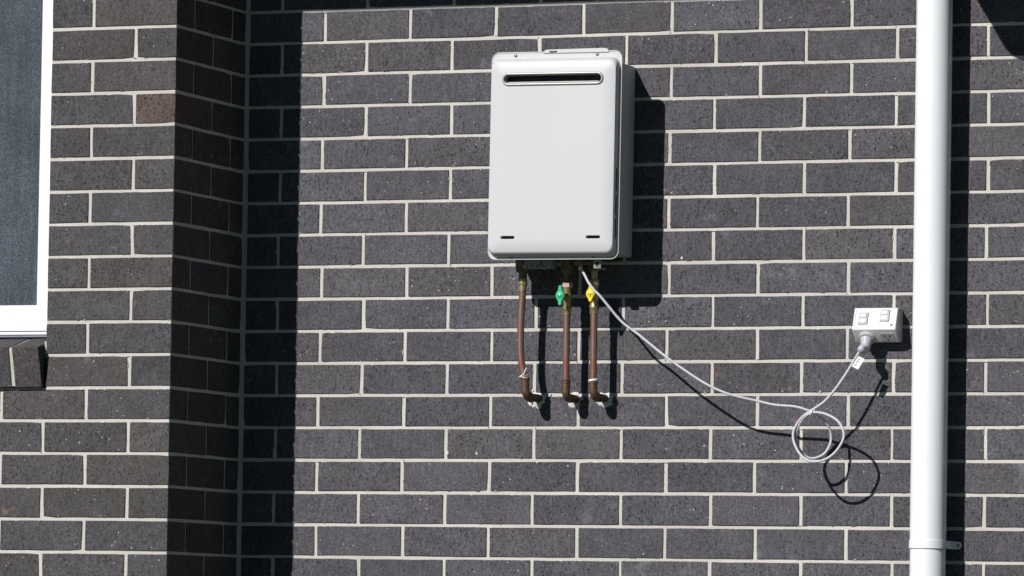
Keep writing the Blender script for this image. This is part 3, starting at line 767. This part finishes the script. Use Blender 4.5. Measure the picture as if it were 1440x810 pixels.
# ------------------------------------------------------------------ downpipe
DX, DY, DR = 1.7168, -.0723, .0463
dp = thing('downpipe', 'round white painted downpipe running down the brick wall', 'downpipe', (DX, DY, Z0 + .65))
dp.rotation_euler = (0, 0.003, 0)
def db(mb, name, mat, parent=None, **kw):
    off = Vector((DX, DY, Z0 + .65)); mb.v = [tuple(Vector((v[0], v[1], v[2] + Z0)) - off) for v in mb.v]; return mb.build(name, mat, parent or dp, **kw)
ZR = 1.605; DO = -.63
path = [(DX, DY, -.052)] + [(DX, DY, z) for z in (.3, .8, 1.3, ZR - .09)]
for k in range(1, 9):
    a = math.pi / 2 * k / 8; path.append((DX, DY - .08 * (1 - math.cos(a)), ZR - .08 + .08 * math.sin(a)))
for k in range(0, 9):
    a = math.pi / 2 * k / 8; path.append((DX, DO + .08 - .08 * math.sin(a), ZR + .03 + .08 * (1 - math.cos(a))))
path.append((DX, DO, 1.90))
mb = MB(); mb.tube(path, DR, 48); db(mb, 'pipe', M_PIPE, smooth=60)
mb = MB(); mb.tube([(DX, DY, -.0535), (DX, DY, -1.16)], DR - .0008, 48); db(mb, 'lower_pipe', M_PIPE, smooth=60)
st = DR + .0016; a0 = math.radians(18)
loop = []
def strap(rad):
    pts = [(DX + .0560, -.003 - (rad - DR)), (DX + .054, -.003 - (rad - DR)), (DX + rad * 1.0, -.02)]
    for k in range(0, 25):
        a = -math.pi * k / 24; pts.append((DX + rad * math.cos(a), DY + rad * math.sin(a)))
    pts += [(DX - rad, -.02), (DX - .0495, -.003 - (rad - DR)), (DX - .0530, -.003 - (rad - DR))]
    return pts
o_, i_ = strap(DR + .0022), strap(DR + .0004)
mb = MB(); v = []; f = []
n = len(o_)
for z in (-.0525, -.0325):
    v += [(x, y, z) for x, y in o_]; v += [(x, y, z) for x, y in i_]
for k in range(n - 1):
    f += [(k, k + 1, 2 * n + k + 1, 2 * n + k), (n + k, 3 * n + k, 3 * n + k + 1, n + k + 1), (k, n + k, n + k + 1, k + 1), (2 * n + k, 2 * n + k + 1, 3 * n + k + 1, 3 * n + k)]
f += [(0, 2 * n, 3 * n, n), (n - 1, 2 * n - 1, 4 * n - 1, 3 * n - 1)]
mb.add(v, f); s_ = db(mb, 'strap', M_PIPE, smooth=40)
for sx in (1,):
    lp = [(DX + sx * .0515, -.0520), (DX + sx * .0515, -.0330)] + [(DX + sx * (.0605 + .0095 * math.sin(math.radians(t))), -.0425 + .0095 * math.cos(math.radians(t))) for t in range(0, 181, 20)]
    mb = MB(); mb.slab(lp, -.0062, -.0030); db(mb, 'strap_ear', M_UPVC, s_, smooth=0, bevel=.0005)
for sx in (1,):
    mb = MB(); mb.lathe((DX + sx * .0605, -.0060, -.0425), (0, -1, 0), [(0, .0040), (.0015, .0038), (.0028, .0022)], 10); db(mb, 'screw', M_SCREW, s_, smooth=40)

# ------------------------------------------------------------------ eave above the frame: it throws the shade along the top
EZ = Z0 + 1.858
eave = thing('roof_eave', 'overhanging eave with white gutter above the brick walls', 'roof', (.5, -.4, EZ))
def eb(mb, name, mat, **kw):
    off = Vector((.5, -.4, EZ)); mb.v = [tuple(Vector(v) - off) for v in mb.v]; return mb.build(name, mat, eave, **kw)
mb = MB(); mb.prism_x([(-.72, EZ), (-.60, EZ), (-.60, EZ + .11), (-.605, EZ + .11), (-.605, EZ + .005), (-.715, EZ + .005), (-.715, EZ + .11), (-.72, EZ + .11)], -3.2, 4.2); eb(mb, 'gutter', M_UPVC, smooth=0)
mb = MB(); mb.box(-3.2, 4.2, -.598, -.58, EZ + .005, EZ + .17); eb(mb, 'fascia', M_UPVC, smooth=0)
mb = MB(); mb.box(-3.2, 4.2, -.578, .11, EZ + .02, EZ + .03); eb(mb, 'soffit', M_SOFFIT, smooth=0)
mb = MB(); mb.prism_x([(-.66, EZ + .172), (-.66, EZ + .192), (3.2, EZ + 1.80), (3.2, EZ + 1.78)], -3.2, 4.2); eb(mb, 'roof_sheet', M_ROOF, smooth=0)

# ------------------------------------------------------------------ lawn
mb = MB(); mb.add([(-300, -300, 0), (300, -300, 0), (300, 300, 0), (-300, 300, 0)], [(0, 1, 2, 3)])
g = mb.build('ground', M_GRASS, smooth=0); g['kind'] = 'structure'
